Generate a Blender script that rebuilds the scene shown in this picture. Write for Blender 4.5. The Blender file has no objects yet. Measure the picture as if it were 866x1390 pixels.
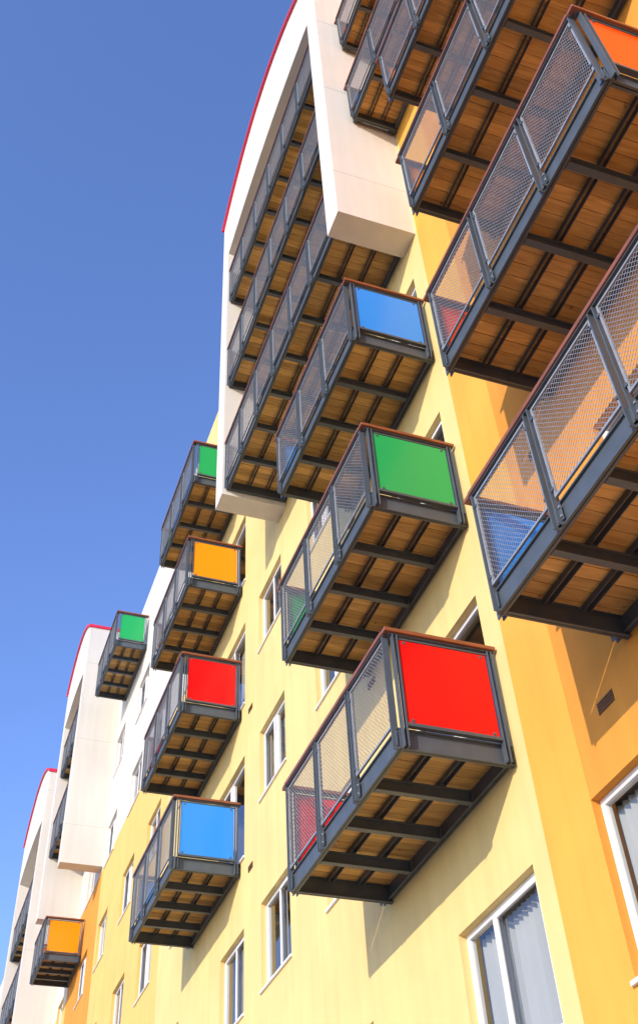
import bpy, math, random
import numpy as np
from mathutils import Matrix, Vector
random.seed(7)
G=7.494; H=2.8
scene=bpy.context.scene
# ------------------------------------------------------------ materials
def new_mat(name):
    m=bpy.data.materials.new(name); m.use_nodes=True
    nt=m.node_tree; return m,nt,nt.nodes['Principled BSDF']
def paint(name,col,rough=.5,var=.06,scale=1.5,bump=.0,bscale=60,metal=0,spec=.5,coat=0,stain=0):
    m,nt,b=new_mat(name)
    tc=nt.nodes.new('ShaderNodeTexCoord')
    n=nt.nodes.new('ShaderNodeTexNoise'); n.inputs['Scale'].default_value=scale; n.inputs['Detail'].default_value=6
    nt.links.new(tc.outputs['Object'],n.inputs['Vector'])
    mr=nt.nodes.new('ShaderNodeMapRange'); mr.inputs[1].default_value=.3; mr.inputs[2].default_value=.7
    mr.inputs[3].default_value=1-var; mr.inputs[4].default_value=1+var
    nt.links.new(n.outputs['Fac'],mr.inputs[0])
    hv=nt.nodes.new('ShaderNodeHueSaturation'); hv.inputs['Color'].default_value=(*col,1)
    last=mr.outputs[0]
    if stain:
        mp=nt.nodes.new('ShaderNodeMapping'); mp.inputs['Scale'].default_value=(3.5,3.5,.25)
        nt.links.new(tc.outputs['Object'],mp.inputs['Vector'])
        n3=nt.nodes.new('ShaderNodeTexNoise'); n3.inputs['Scale'].default_value=1.6; n3.inputs['Detail'].default_value=5
        nt.links.new(mp.outputs[0],n3.inputs['Vector'])
        m3=nt.nodes.new('ShaderNodeMapRange'); m3.inputs[1].default_value=.35; m3.inputs[2].default_value=.75
        m3.inputs[3].default_value=1.0; m3.inputs[4].default_value=1-stain
        nt.links.new(n3.outputs['Fac'],m3.inputs[0])
        mu=nt.nodes.new('ShaderNodeMath'); mu.operation='MULTIPLY'
        nt.links.new(last,mu.inputs[0]); nt.links.new(m3.outputs[0],mu.inputs[1]); last=mu.outputs[0]
    nt.links.new(last,hv.inputs['Value']); nt.links.new(hv.outputs[0],b.inputs['Base Color'])
    b.inputs['Roughness'].default_value=rough; b.inputs['Metallic'].default_value=metal
    b.inputs['Specular IOR Level'].default_value=spec; b.inputs['Coat Weight'].default_value=coat
    if bump:
        n2=nt.nodes.new('ShaderNodeTexNoise'); n2.inputs['Scale'].default_value=bscale; n2.inputs['Detail'].default_value=4
        nt.links.new(tc.outputs['Object'],n2.inputs['Vector'])
        bp=nt.nodes.new('ShaderNodeBump'); bp.inputs['Strength'].default_value=bump; bp.inputs['Distance'].default_value=.01
        nt.links.new(n2.outputs['Fac'],bp.inputs['Height']); nt.links.new(bp.outputs[0],b.inputs['Normal'])
    return m
M={}
M['cream']=paint('cream_render',(.79,.60,.25),.85,.05,1.2,.3,90,spec=.2,stain=.09)
M['lemon']=paint('pale_yellow_render',(.78,.52,.16),.85,.05,1.2,.3,90,spec=.2,stain=.09)
M['yellow']=paint('yellow_render',(.79,.41,.07),.85,.05,1.2,.3,90,spec=.2,stain=.09)
M['orange']=paint('orange_render',(.73,.31,.05),.85,.05,1.2,.3,90,spec=.2,stain=.10)
M['white']=paint('white_render',(.70,.66,.58),.8,.03,1.0,.25,90,spec=.2,stain=.08)
M['joint']=paint('joint_sealant',(.46,.43,.39),.8)
M['red']=paint('red_roof_edge',(.72,.02,.06),.45)
M['steel']=paint('grey_painted_steel',(.075,.092,.108),.42,.12,6,.05,200,spec=.5)
M['galv']=paint('galvanised_steel',(.33,.35,.37),.45,.12,12,0,metal=.3)
M['rail']=paint('hardwood_handrail',(.24,.075,.03),.4,.2,5,0,coat=.2)
M['wframe']=paint('white_window_frame',(.78,.77,.75),.35,.02)
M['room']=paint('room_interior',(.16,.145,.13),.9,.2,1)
M['blind']=paint('vertical_blind',(.62,.59,.54),.8,.05)
M['vent']=paint('vent_brown',(.16,.08,.03),.7)
M['p_red']=paint('red_panel',(.74,.006,.008),.2,.02,1,spec=.3)
M['p_ored']=paint('orange_red_panel',(.85,.075,.005),.2,.02,1,spec=.3)
M['p_green']=paint('green_panel',(.02,.38,.10),.2,.02,1,spec=.35)
M['p_blue']=paint('blue_panel',(.03,.27,.82),.2,.02,1,spec=.35)
M['p_orange']=paint('orange_panel',(.93,.30,.005),.2,.02,1,spec=.3)
M['paving']=paint('paving',(.36,.33,.29),.85,.12,.6,.2,8)
M['asphalt']=paint('asphalt',(.055,.055,.058),.9,.15,2,.3,60)
M['kerb']=paint('kerb_concrete',(.38,.37,.35),.85,.1,3)
M['line']=paint('road_paint',(.75,.75,.72),.7,.08,4)
# glass
m,nt,b=new_mat('window_glass'); nt.nodes.remove(b)
out=nt.nodes['Material Output']; tr=nt.nodes.new('ShaderNodeBsdfTransparent'); tr.inputs[0].default_value=(.80,.84,.84,1)
gl=nt.nodes.new('ShaderNodeBsdfGlossy'); gl.inputs['Roughness'].default_value=.015
tcg=nt.nodes.new('ShaderNodeTexCoord'); ng=nt.nodes.new('ShaderNodeTexNoise'); ng.inputs['Scale'].default_value=1.3; nt.links.new(tcg.outputs['Object'],ng.inputs['Vector'])
bg=nt.nodes.new('ShaderNodeBump'); bg.inputs['Strength'].default_value=.12; bg.inputs['Distance'].default_value=.02; nt.links.new(ng.outputs['Fac'],bg.inputs['Height']); nt.links.new(bg.outputs[0],gl.inputs['Normal'])
lw=nt.nodes.new('ShaderNodeLayerWeight'); lw.inputs[0].default_value=.5
pw=nt.nodes.new('ShaderNodeMath'); pw.operation='POWER'; pw.inputs[1].default_value=3.; nt.links.new(lw.outputs['Facing'],pw.inputs[0])
ma=nt.nodes.new('ShaderNodeMath'); ma.operation='MULTIPLY_ADD'; ma.inputs[1].default_value=.8; ma.inputs[2].default_value=.10; ma.use_clamp=True; nt.links.new(pw.outputs[0],ma.inputs[0])
mx=nt.nodes.new('ShaderNodeMixShader'); nt.links.new(ma.outputs[0],mx.inputs[0]); nt.links.new(tr.outputs[0],mx.inputs[1]); nt.links.new(gl.outputs[0],mx.inputs[2]); nt.links.new(mx.outputs[0],out.inputs[0])
M['glass']=m
# wood deck
m,nt,b=new_mat('timber_decking')
tc=nt.nodes.new('ShaderNodeTexCoord'); sp=nt.nodes.new('ShaderNodeSeparateXYZ'); nt.links.new(tc.outputs['Object'],sp.inputs[0])
sb=nt.nodes.new('ShaderNodeMath'); sb.operation='SUBTRACT'; sb.inputs[1].default_value=.0565; nt.links.new(sp.outputs['Y'],sb.inputs[0])
dv=nt.nodes.new('ShaderNodeMath'); dv.operation='DIVIDE'; dv.inputs[1].default_value=.128; nt.links.new(sb.outputs[0],dv.inputs[0])
fl=nt.nodes.new('ShaderNodeMath'); fl.operation='FLOOR'; nt.links.new(dv.outputs[0],fl.inputs[0])
oi=nt.nodes.new('ShaderNodeObjectInfo'); ad=nt.nodes.new('ShaderNodeMath'); ad.operation='MULTIPLY_ADD'; ad.inputs[1].default_value=37.; nt.links.new(oi.outputs['Random'],ad.inputs[0]); nt.links.new(fl.outputs[0],ad.inputs[2])
wn=nt.nodes.new('ShaderNodeTexWhiteNoise'); wn.noise_dimensions='1D'; nt.links.new(ad.outputs[0],wn.inputs['W'])
mp=nt.nodes.new('ShaderNodeMapping'); mp.inputs['Scale'].default_value=(1.0,9,1); nt.links.new(tc.outputs['Object'],mp.inputs['Vector'])
cb=nt.nodes.new('ShaderNodeCombineXYZ'); nt.links.new(ad.outputs[0],cb.inputs['Z']); nt.links.new(cb.outputs[0],mp.inputs['Location'])
ns=nt.nodes.new('ShaderNodeTexNoise'); ns.inputs['Scale'].default_value=2.6; ns.inputs['Detail'].default_value=6; ns.inputs['Distortion'].default_value=.7; nt.links.new(mp.outputs[0],ns.inputs['Vector'])
cr=nt.nodes.new('ShaderNodeValToRGB'); cr.color_ramp.elements[0].position=.25; cr.color_ramp.elements[0].color=(.48,.25,.065,1); cr.color_ramp.elements[1].position=.75; cr.color_ramp.elements[1].color=(.80,.49,.165,1)
nt.links.new(ns.outputs['Fac'],cr.inputs[0])
hv=nt.nodes.new('ShaderNodeHueSaturation'); mr=nt.nodes.new('ShaderNodeMapRange'); mr.inputs[3].default_value=.70; mr.inputs[4].default_value=1.15
nt.links.new(wn.outputs['Value'],mr.inputs[0]); nt.links.new(mr.outputs[0],hv.inputs['Value'])
vk=nt.nodes.new('ShaderNodeTexVoronoi'); vk.inputs['Scale'].default_value=5.0; nt.links.new(tc.outputs['Object'],vk.inputs['Vector'])
mk=nt.nodes.new('ShaderNodeMapRange'); mk.inputs[1].default_value=.04; mk.inputs[2].default_value=.11; mk.inputs[3].default_value=.45; mk.inputs[4].default_value=1; nt.links.new(vk.outputs['Distance'],mk.inputs[0])
mc=nt.nodes.new('ShaderNodeMix'); mc.data_type='RGBA'; mc.blend_type='MULTIPLY'; mc.inputs['Factor'].default_value=1
ca=[s for s in mc.inputs if s.name=='A' and s.type=='RGBA'][0]; cB=[s for s in mc.inputs if s.name=='B' and s.type=='RGBA'][0]; cR=[s for s in mc.outputs if s.type=='RGBA'][0]
nt.links.new(cr.outputs[0],ca); nt.links.new(mk.outputs[0],cB)
nt.links.new(cR,hv.inputs['Color']); nt.links.new(hv.outputs[0],b.inputs['Base Color'])
b.inputs['Roughness'].default_value=.65
M['wood']=m
# ------------------------------------------------------------ mesh builder
class MB:
    def __init__(s,org=(0,0,0)): s.v=[]; s.f=[]; s.m=[]; s.o=org
    def face(s,pts,mi=0):
        n=len(s.v); s.v+=[(p[0]-s.o[0],p[1]-s.o[1],p[2]-s.o[2]) for p in pts]; s.f.append(tuple(range(n,n+len(pts)))); s.m.append(mi)
    def box(s,x0,x1,y0,y1,z0,z1,mi=0):
        if x0>x1:x0,x1=x1,x0
        if y0>y1:y0,y1=y1,y0
        if z0>z1:z0,z1=z1,z0
        n=len(s.v); o=s.o
        s.v+=[(x-o[0],y-o[1],z-o[2]) for x in(x0,x1) for y in(y0,y1) for z in(z0,z1)]
        for q in ((0,1,3,2),(4,6,7,5),(0,4,5,1),(2,3,7,6),(0,2,6,4),(1,5,7,3)): s.f.append(tuple(n+i for i in q)); s.m.append(mi)
    def wire(s,p,q,w,nrm,t):
        p=Vector(p);q=Vector(q); d=(q-p).normalized(); n=Vector(nrm); sd=d.cross(n)*w/2; n=n*t/2
        c=[p-sd-n,p+sd-n,p+sd+n,p-sd+n,q-sd-n,q+sd-n,q+sd+n,q-sd+n]; k=len(s.v); o=Vector(s.o)
        s.v+=[tuple(x-o) for x in c]
        for f in ((0,1,5,4),(1,2,6,5),(2,3,7,6),(3,0,4,7)): s.f.append(tuple(k+i for i in f)); s.m.append(0)
    def obj(s,name,mats,parent=None,bevel=0):
        if not s.f: return None
        me=bpy.data.meshes.new(name); me.from_pydata(s.v,[],s.f)
        for mt in (mats if isinstance(mats,list) else [mats]): me.materials.append(M[mt])
        me.polygons.foreach_set('material_index',s.m); me.update()
        ob=bpy.data.objects.new(name,me); scene.collection.objects.link(ob)
        if parent: ob.parent=parent
        else: ob.location=s.o
        if bevel:
            bv=ob.modifiers.new('bevel','BEVEL'); bv.width=bevel; bv.segments=2; bv.limit_method='ANGLE'
        return ob
def empty(name,loc=(0,0,0)):
    e=bpy.data.objects.new(name,None); e.location=loc; scene.collection.objects.link(e); e.empty_display_size=.3; return e
# ------------------------------------------------------------ balcony
def lattice(mb,x,y0,y1,z0,z1,sp=.036,w=.0036,t=.003):
    W=y1-y0;Hh=z1-z0
    for sgn in (1,-1):
        c=-Hh if sgn==1 else 0
        end=W if sgn==1 else W+Hh
        c+=sp/2
        while c<end:
            ya,yb=c,c+sgn*Hh
            zlo,zhi=0,Hh
            if sgn==1:
                if ya<0: zlo=-c
                if yb>W: zhi=W-c
            else:
                if ya>W: zlo=c-W
                if yb<0: zhi=c
            if zhi-zlo>.01:
                mb.wire((x,y0+c+sgn*zlo,z0+zlo),(x,y0+c+sgn*zhi,z0+zhi),w,(1,0,0),t)
            c+=sp*1.25
def balcony(y0,y1,k,col,xf=-1.087,npan=3,ends=True,h=1.2,zr=None):
    zr=(zr if zr is not None else k*H)+G; zb=zr-h
    org=(xf,y0,zb); e=empty('balcony',org)
    st=MB(org); wd=MB(org); gv=MB(org); hr=MB(org); pn=MB(org); ms=MB(org)
    f=.055
    def chanY(x,s,za,zc):
        st.box(x+s*.02,x+s*.032,y0+.002,y1-.002,za,zc); st.box(x,x+s*f,y0,y1,za,za+.014); st.box(x,x+s*f,y0,y1,zc-.014,zc)
    def chanX(y,s,za,zc):
        st.box(xf+.03,-.01,y+s*.02,y+s*.032,za+.001,zc-.001); st.box(xf+.058,-.008,y+.001*s,y+s*f,za+.001,za+.015); st.box(xf+.058,-.008,y+.001*s,y+s*f,zc-.015,zc-.001)
    chanY(xf,1,zb,zb+.20); chanY(-.008,-1,zb+.03,zb+.20)
    chanX(y0,1,zb+.0,zb+.20); chanX(y1,-1,zb+.0,zb+.20)
    n=max(4,round((y1-y0)/.72))
    ys=[y0+(y1-y0)*i/n for i in range(1,n)]
    for y in ys:
        st.box(xf+.06,-.10,y-.005,y+.005,zb+.012,zb+.108); st.box(xf+.06,-.10,y-.032,y+.032,zb+.0,zb+.012); st.box(xf+.06,-.10,y-.032,y+.032,zb+.108,zb+.12)
        st.box(-.10,-.088,y-.045,y+.045,zb-.004,zb+.124); st.box(xf+.056,xf+.068,y-.05,y+.05,zb+.016,zb+.15)
    for fx in (.36,.66):
        x=xf*(1-fx)
        st.box(x-.030,x-.022,y0+.07,y1-.07,zb+.122,zb+.176); st.box(x+.022,x+.030,y0+.07,y1-.07,zb+.122,zb+.176)
        for y in ys: st.box(x-.022,x+.022,y-.03,y+.03,zb+.121,zb+.15)
    y=y0+.06
    while y<y1-.07:
        wd.box(xf+.05,-.03,y,min(y+.121,y1-.062),zb+.178+random.uniform(0,.003),zb+.205); y+=.128
    P=[y0+.03]+[y0+(y1-y0)*i/npan for i in range(1,npan)]+[y1-.03]
    for i,y in enumerate(P):
        if 0<i<len(P)-1:
            st.box(xf-.045,xf+.02,y-.034,y-.025,zb-.0,zr-.05); st.box(xf-.045,xf+.02,y+.025,y+.034,zb-.0,zr-.05)
            st.box(xf-.010,xf-.002,y-.06,y+.06,zb+.03,zb+.17)
        else:
            st.box(xf-.045,xf+.02,y-.012,y+.0,zb-.0,zr-.05)
            st.box(xf-.010,xf-.002,y-.028,y+.05 if i==0 else y+.028,zb+.03,zb+.17)
        for zz in (zb+.06,zb+.14):
            for dy in (-.05,.05):
                if 0<i<len(P)-1: gv.box(xf-.02,xf-.010,y+dy-.008,y+dy+.008,zz-.008,zz+.008)
        for zz in (zb+.30,zr-.17):
            for dy in ((-.05,.05) if 0<i<len(P)-1 else ((.02,) if i==0 else (-.02,))):
                st.box(xf-.034,xf-.004,y+dy-.014,y+dy+.014,zz-.014,zz+.014)
    if ends:
        for yy,s in ((y0,-1),(y1,1)):
            for x in (xf+.03,-.11):
                st.box(x,x+.012,yy+s*.0,yy+s*.055,zb+.0,zr-.05)
                st.box(x+.04,x+.052,yy+s*.0,yy+s*.055,zb+.0,zr-.05)
            a,bb=xf+.095,-.125; z0,z1=zb+.238,zr-.10
            ym=yy+s*.03
            pn.box(a,bb,ym-.006,ym+.006,z0,z1)
            st.box(a-.012,bb+.012,ym-.020,ym+.030,zb+.202,zb+.234)
            st.box(a-.01,bb+.01,ym-.012,ym+.012,z1+.004,z1+.022)
            st.box(xf+.0,-.03,yy+s*.004,yy+s*.05,zr-.055,zr-.042)
            for x in (a+.05,bb-.05):
                for zz in (z0+.01,z1-.04): st.box(x-.014,x+.014,ym-.011,ym+.011,zz,zz+.028)
            hr.box(xf-.05+.002,-.02,yy+s*.075 ,yy-s*.012,zr-.04,zr)
    for i in range(len(P)-1):
        a=P[i]+.05 if i else P[i]+.014; b_=P[i+1]-.05 if i+1<len(P)-1 else P[i+1]-.02
        z0,z1=zb+.225,zr-.075; x=xf-.015
        gv.box(x-.010,x+.010,a,b_,z0,z0+.018); gv.box(x-.010,x+.010,a,b_,z1-.018,z1)
        gv.box(x-.0095,x+.0095,a,a+.018,z0+.018,z1-.018); gv.box(x-.0095,x+.0095,b_-.018,b_,z0+.018,z1-.018)
        lattice(ms,x,a+.018,b_-.018,z0+.018,z1-.018)
    st.box(xf-.04,xf+.015,y0,y1,zr-.052,zr-.042)
    hr.box(xf-.055,xf+.035,y0+ (.014 if ends else 0),y1-(.014 if ends else 0),zr-.0405,zr-.0005)
    st.obj('steel_frame','steel',e,.002); wd.obj('deck_boards','wood',e); gv.obj('mesh_panel_frames','galv',e)
    ms.obj('wire_mesh','galv',e); hr.obj('handrail','rail',e,.006)
    if ends: pn.obj('end_panels',col,e,.002)
    return e
# ------------------------------------------------------------ building
bld=empty('apartment_building',(0,0,0))
wins=[]
def W(y0,y1,k,top=.72,hgt=1.2,style='win',zmax=None): wins.append((y0,y1,k*H+top-hgt+G,k*H+top+G,style))
for k in range(-2,3): W(3.5,4.6,k)
for k in range(-2,3): W(5.95,7.2,k)
for k in (-2,-1): W(.05,1.46,k,.75,1.25,'blind')
for k in (0,1,2): W(.12,1.9,k,.78,1.75,'door')
for k in (3,4,5):
    W(.7,2.5,k,.78,1.75,'door'); W(3.6,5.4,k,.78,1.75,'door')
for k in range(-2,1): W(8.04,9.3,k)
for k in range(1,5): W(8.04,9.9,k,.8,1.77,'door')
for a,b_ in ((11.9,12.8),(14.5,15.8),(17.2,18.5),(20.3,21.5)):
    for k in range(-2,5): W(a,b_,k)
for a,b_ in ((23,24.2),(26.6,27.6),(30,31.2),(33,34.2),(37,38.2),(41,42.2),(45,46.2)):
    for k in range(-2,5): W(a,b_,k)
W(-2.7,-.9,-1,.80,1.3,'blind'); W(-2.7,-.9,-2,.80,1.3)
for k in (0,1,2,3,4,5): W(-3.7,-2.2,k,.78,1.75,'door')
for k in range(-2,6): W(-6.4,-5.3,k)
for k in range(-2,6): W(-9.4,-8.1,k)
def top(y):
    if y<-.15: return 17.0+G
    return 15.2+G
def zone(y,z):
    z-=G
    if y<-.9: return 2
    if y<-.2: return 1
    if y<12.0: return 0
    if y<21.8: return 3 if z>8.0 else (0 if y<13.8 else 4)
    if y<26: return 3 if z>8.0 else 2
    return 3 if z>6.0 else 4
Ys=sorted(set([-16,-.9,-.2,-.15,12.0,13.8,21.8,26,60]+[w[0] for w in wins]+[w[1] for w in wins]))
Zs=sorted(set([0,8.0+G,6.0+G,15.2+G,17+G]+[w[2] for w in wins]+[w[3] for w in wins]))
wall=MB()
for i in range(len(Ys)-1):
    ya,yb=Ys[i],Ys[i+1]; ym=(ya+yb)/2
    for j in range(len(Zs)-1):
        za,zb_=Zs[j],Zs[j+1]; zm=(za+zb_)/2
        if zm>top(ym): continue
        if any(w[0]<ym<w[1] and w[2]<zm<w[3] for w in wins): continue
        wall.face([(0,ya,za),(0,ya,zb_),(0,yb,zb_),(0,yb,za)],zone(ym,zm))
for (a,b_,c,d_,stl) in wins:
    q=zone((a+b_)/2,(c+d_)/2); D=.14
    wall.face([(0,a,c),(0,a,d_),(D,a,d_),(D,a,c)],q); wall.face([(0,b_,c),(D,b_,c),(D,b_,d_),(0,b_,d_)],q)
    wall.face([(0,a,d_),(0,b_,d_),(D,b_,d_),(D,a,d_)],q); wall.face([(0,a,c),(D,a,c),(D,b_,c),(0,b_,c)],q)
wall.face([(12,-16,0),(12,60,0),(12,60,15.2+G),(12,-16,15.2+G)],0); wall.face([(0,-16,0),(0,-16,17+G),(12,-16,17+G),(12,-16,0)],2)
wall.face([(0,60,0),(12,60,0),(12,60,15.2+G),(0,60,15.2+G)],1)
wall.face([(0,-.15,15.2+G),(12,-.15,15.2+G),(12,60,15.2+G),(0,60,15.2+G)],3); wall.face([(0,-16,17+G),(12,-16,17+G),(12,-.15,17+G),(0,-.15,17+G)],3)
wall.face([(0,-.15,15.2+G),(0,-.15,17+G),(12,-.15,17+G),(12,-.15,15.2+G)],3)
wall.obj('walls',['cream','yellow','orange','white','lemon'],bld)
fr=MB(); gs=MB(); rm=MB(); bl=MB()
for wi,(a,b_,c,d_,stl) in enumerate(wins):
    x0,x1=.075,.135; t=.055
    fr.box(x0,x1,a,b_,d_-t,d_); fr.box(x0,x1,a,b_,c,c+t); fr.box(x0,x1,a,a+t,c+t,d_-t); fr.box(x0,x1,b_-t,b_,c+t,d_-t)
    fr.box(-.03,x0,a-.03,b_+.03,c-.03,c+.003)
    mids=[(a+b_)/2] if stl!='blind' else [a+(b_-a)*.62]
    for ym in mids: fr.box(x0+.002,x1-.002,ym-.035,ym+.035,c+t,d_-t)
    ym=mids[0]; s0,s1=(a+t,ym-.035) if wi%2 else (ym+.035,b_-t)
    sx0,sx1=x0-.022,x0-.001; r=.04
    fr.box(sx0,sx1,s0,s1,d_-t-r,d_-t-.001); fr.box(sx0,sx1,s0,s1,c+t+.001,c+t+r); fr.box(sx0,sx1,s0,s0+r,c+t+r,d_-t-r); fr.box(sx0,sx1,s1-r,s1,c+t+r,d_-t-r)
    gs.face([(.105,a+t,c+t),(.105,a+t,d_-t),(.105,b_-t,d_-t),(.105,b_-t,c+t)])
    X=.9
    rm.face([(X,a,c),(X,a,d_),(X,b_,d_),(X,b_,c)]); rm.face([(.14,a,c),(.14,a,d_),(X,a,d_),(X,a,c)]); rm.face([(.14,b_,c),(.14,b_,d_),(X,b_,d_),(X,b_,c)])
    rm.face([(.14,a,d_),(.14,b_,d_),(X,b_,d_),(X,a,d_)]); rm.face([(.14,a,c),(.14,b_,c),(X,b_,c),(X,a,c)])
    rr=random.random()
    if stl=='blind' or rr<.5:
        y=a+.06; fillto=b_-.05 if stl=='blind' or rr<.2 else a+(b_-a)*.45
        while y<fillto:
            an=random.uniform(.75,1.05)+(.0 if random.random()<.9 else -.4); dx=.042*math.cos(an); dy=-.042*math.sin(an)
            sk_=random.uniform(-.004,.004)
            bl.face([(.22-dx,y-dy,c+.04),(.22-dx,y-dy+sk_,d_-.04),(.22+dx,y+dy+sk_,d_-.04),(.22+dx,y+dy,c+.04)]); y+=.084
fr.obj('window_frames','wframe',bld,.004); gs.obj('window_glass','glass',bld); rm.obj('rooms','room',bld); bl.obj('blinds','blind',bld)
vt=MB()
for (y,z) in ((-1.38,-1.45),(-1.38,1.35),(-1.38,4.15),(2.75,1.5),(2.9,4.3),(7.7,1.5),(7.7,4.3)):
    z+=G
    vt.box(-.006,.0,y-.11,y+.11,z-.05,z+.05)
    for i in range(4): vt.box(-.014,-.006,y-.10,y+.10,z-.04+i*.022,z-.03+i*.022)
vt.obj('wall_vents','vent',bld)
def arch(y0,y1,zb,ze,zp,levels,openz,xf=-1.2,depth=6,fin=.42):
    wb=MB(); rd=MB(); jn=MB(); N=28
    zb+=G;ze+=G;zp+=G;openz+=G
    def zo(y):
        u=(y-(y0+y1)/2)/((y1-y0)/2); return ze+(zp-ze)*(1-u*u)
    for (a,b_) in ((y0,y0+fin),(y1-fin,y1)):
        wb.box(xf,-.002,a,b_,zb,min(zo(a),zo(b_))-.002)
    ysl=[y0+(y1-y0)*i/N for i in range(N+1)]
    def zi(y):
        u=(y-(y0+y1)/2)/((y1-y0)/2); return openz+.35*(1-u*u)
    for i in range(N):
        a,b_=ysl[i],ysl[i+1]
        x=xf+.003
        wb.face([(x,a,zo(a)),(x,b_,zo(b_)),(x,b_,min(zi(b_),zo(b_))),(x,a,min(zi(a),zo(a)))])
        wb.face([(x,a,zi(a)),(x,b_,zi(b_)),(-.002,b_,zi(b_)),(-.002,a,zi(a))])
        wb.face([(xf,a,zo(a)),(xf,b_,zo(b_)),(depth,b_,zo(b_)),(depth,a,zo(a))])
        t=.075; X0=xf-.06
        rd.face([(X0,a,zo(a)+.002),(X0,b_,zo(b_)+.002),(X0,b_,zo(b_)+t),(X0,a,zo(a)+t)])
        rd.face([(X0,a,zo(a)+.002),(X0,b_,zo(b_)+.002),(depth,b_,zo(b_)+.002),(depth,a,zo(a)+.002)])
        rd.face([(X0,a,zo(a)+t),(X0,b_,zo(b_)+t),(depth,b_,zo(b_)+t),(depth,a,zo(a)+t)])
        zz=15.0+G if openz>13+G else zi(a)
        wb.face([(-.002,a,zo(a)),(-.002,b_,zo(b_)),(-.002,b_,zz),(-.002,a,zz)])
    for (a,b_) in ((y0,y0+fin),(y1-fin,y1)):
        rd.box(xf-.058,depth,a-.04 if a==y0 else b_-.02,a+.02 if a==y0 else b_+.04,zo(y0)-.02,zo(y0)+.076)
    for yy in (y0,y1): wb.face([(-.002,yy,zb),(depth,yy,zb),(depth,yy,ze),(-.002,yy,ze)])
    z=zb+1.15
    while z<ze-.3:
        jn.box(xf-.001,-.003,y0-.0015,y0+.002,z,z+.008); jn.box(xf-.0015,xf+.002,y0,y0+fin,z,z+.008); z+=H
    wb.obj('arched_frame','white',bld); rd.obj('red_roof_edge','red',bld); jn.obj('panel_joints','joint',bld)
    for k in levels:
        balcony(y0+fin+.005,y1-fin-.005,k,'p_red',npan=max(3,round((y1-y0-.8)/.9)),ends=False)
arch(-.15,6.02,7.1,16.3,17.55,(3,4,5),14.6,xf=-1.16)
arch(21.8,26.0,8.1,16.3,17.2,(4,5),14.6)
arch(28.3,34.3,4.3,14.6,15.7,(2,3,4),12.8)
for k,c in zip((0,1,2),('p_red','p_green','p_blue')): balcony(0,2.79,k,c)
for k,c in zip((0,1,2,3),('p_blue','p_ored','p_orange','p_orange')): balcony(-4.68,-1.83,k,c)
for k,c in zip((1,2,3,4),('p_blue','p_red','p_orange','p_green')): balcony(8.24,11.05,k,c)
for k,c in zip((4,5),('p_blue','p_red')): balcony(-3.1,-.22,k,c,xf=-.76)
balcony(17.9,20.6,5,'p_green',xf=-.92)
balcony(24.0,25.9,3,'p_orange',zr=7.5)
# ------------------------------------------------------------ ground
g=MB(); g.face([(-300,-300,-.154),(300,-300,-.154),(300,300,-.154),(-300,300,-.154)]); g.obj('ground','paving')
g=MB(); g.box(-6.5,12,-120,160,-.15,0); g.obj('pavement','paving')
g=MB(); g.box(-6.65,-6.502,-120,160,-.14,.002); g.obj('kerb','kerb',bevel=.01)
g=MB(); g.face([(-14,-120,-.145),(-6.66,-120,-.145),(-6.66,160,-.145),(-14,160,-.145)]); rd_=g.obj('road','asphalt')
g=MB()
for i in range(-20,26): g.face([(-10.4,i*6,-.140),(-10.28,i*6,-.140),(-10.28,i*6+3,-.140),(-10.4,i*6+3,-.140)])
g.obj('centre_line','line',rd_)
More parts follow.
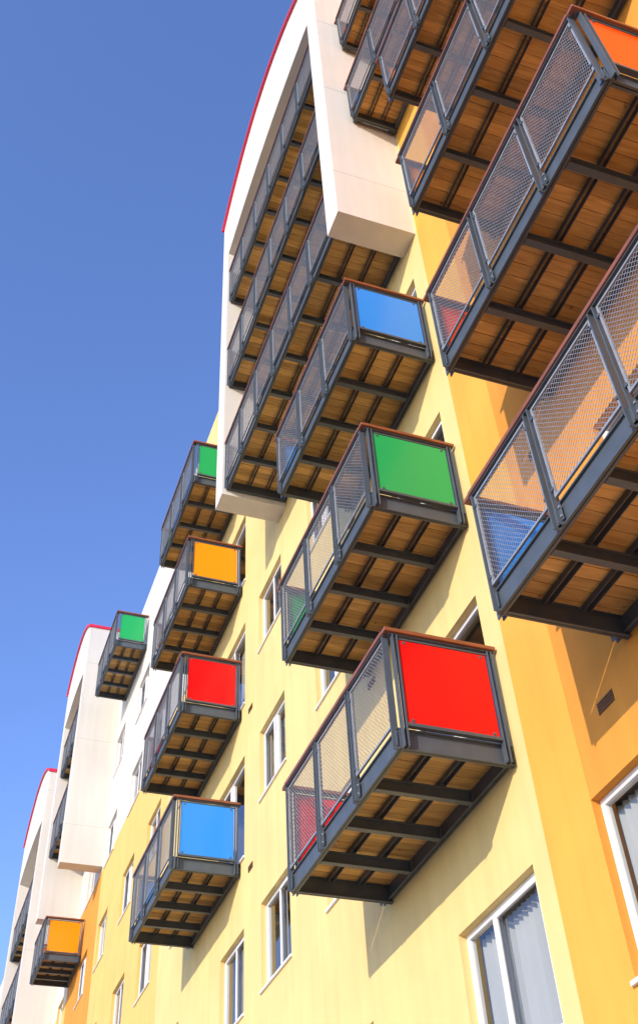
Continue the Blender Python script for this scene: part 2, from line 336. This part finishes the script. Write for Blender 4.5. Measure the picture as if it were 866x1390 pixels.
# ------------------------------------------------------------ light
sd=Vector((1.087,.72,-.46)).normalized()
L=bpy.data.lights.new('sun','SUN'); L.energy=4.1; L.angle=math.radians(.5); L.color=(1,.87,.69)
lo=bpy.data.objects.new('sun',L); scene.collection.objects.link(lo); lo.rotation_euler=sd.to_track_quat('-Z','Y').to_euler()
w=bpy.data.worlds.new('World'); scene.world=w; w.use_nodes=True
nt=w.node_tree; sk=nt.nodes.new('ShaderNodeTexSky'); sk.sky_type='NISHITA'; sk.sun_disc=False
sk.sun_elevation=math.asin(-sd.z); sk.sun_rotation=math.atan2(-sd.x,-sd.y)%(2*math.pi)
sk.ozone_density=2.0; sk.dust_density=.4; sk.air_density=1.0
hs=nt.nodes.new('ShaderNodeMix'); hs.data_type='RGBA'; hs.blend_type='MULTIPLY'; hs.inputs['Factor'].default_value=1; hs.clamp_result=False
ca=[s for s in hs.inputs if s.name=='A' and s.type=='RGBA'][0]; cB=[s for s in hs.inputs if s.name=='B' and s.type=='RGBA'][0]; cR=[s for s in hs.outputs if s.type=='RGBA'][0]
cB.default_value=(1.95,2.15,3.05,1)
nt.links.new(sk.outputs[0],ca)
nt.links.new(cR,nt.nodes['Background'].inputs[0]); nt.nodes['Background'].inputs[1].default_value=.118
# ------------------------------------------------------------ camera
def nr(v): v=np.array(v,float); return v/np.linalg.norm(v)
Z=nr((-88,-1270,1432)); Y=nr((-838,1674,1432)); Y=nr(Y-Z*np.dot(Y,Z)); X=np.cross(Y,Z)
R0=np.stack([X,Y,Z],axis=1); r=np.array([0.0488,0.0143,-0.0156]); t=np.linalg.norm(r); kx=r/t
K=np.array([[0,-kx[2],kx[1]],[kx[2],0,-kx[0]],[-kx[1],kx[0],0]])
R=(np.eye(3)+np.sin(t)*K+(1-np.cos(t))*K@K)@R0
cam=bpy.data.cameras.new('camera'); cam.sensor_fit='VERTICAL'; cam.sensor_height=36; cam.lens=1440.9/1390*36; cam.shift_y=-45/1390; cam.clip_end=2000
co=bpy.data.objects.new('camera',cam); scene.collection.objects.link(co)
mw=Matrix(((R[0][0],-R[1][0],-R[2][0],-4.5112),(R[0][1],-R[1][1],-R[2][1],-6.9827),(R[0][2],-R[1][2],-R[2][2],-5.8942+G),(0,0,0,1)))
co.matrix_world=mw; scene.camera=co
scene.view_settings.view_transform='Standard'; scene.view_settings.look='None'; scene.view_settings.exposure=0
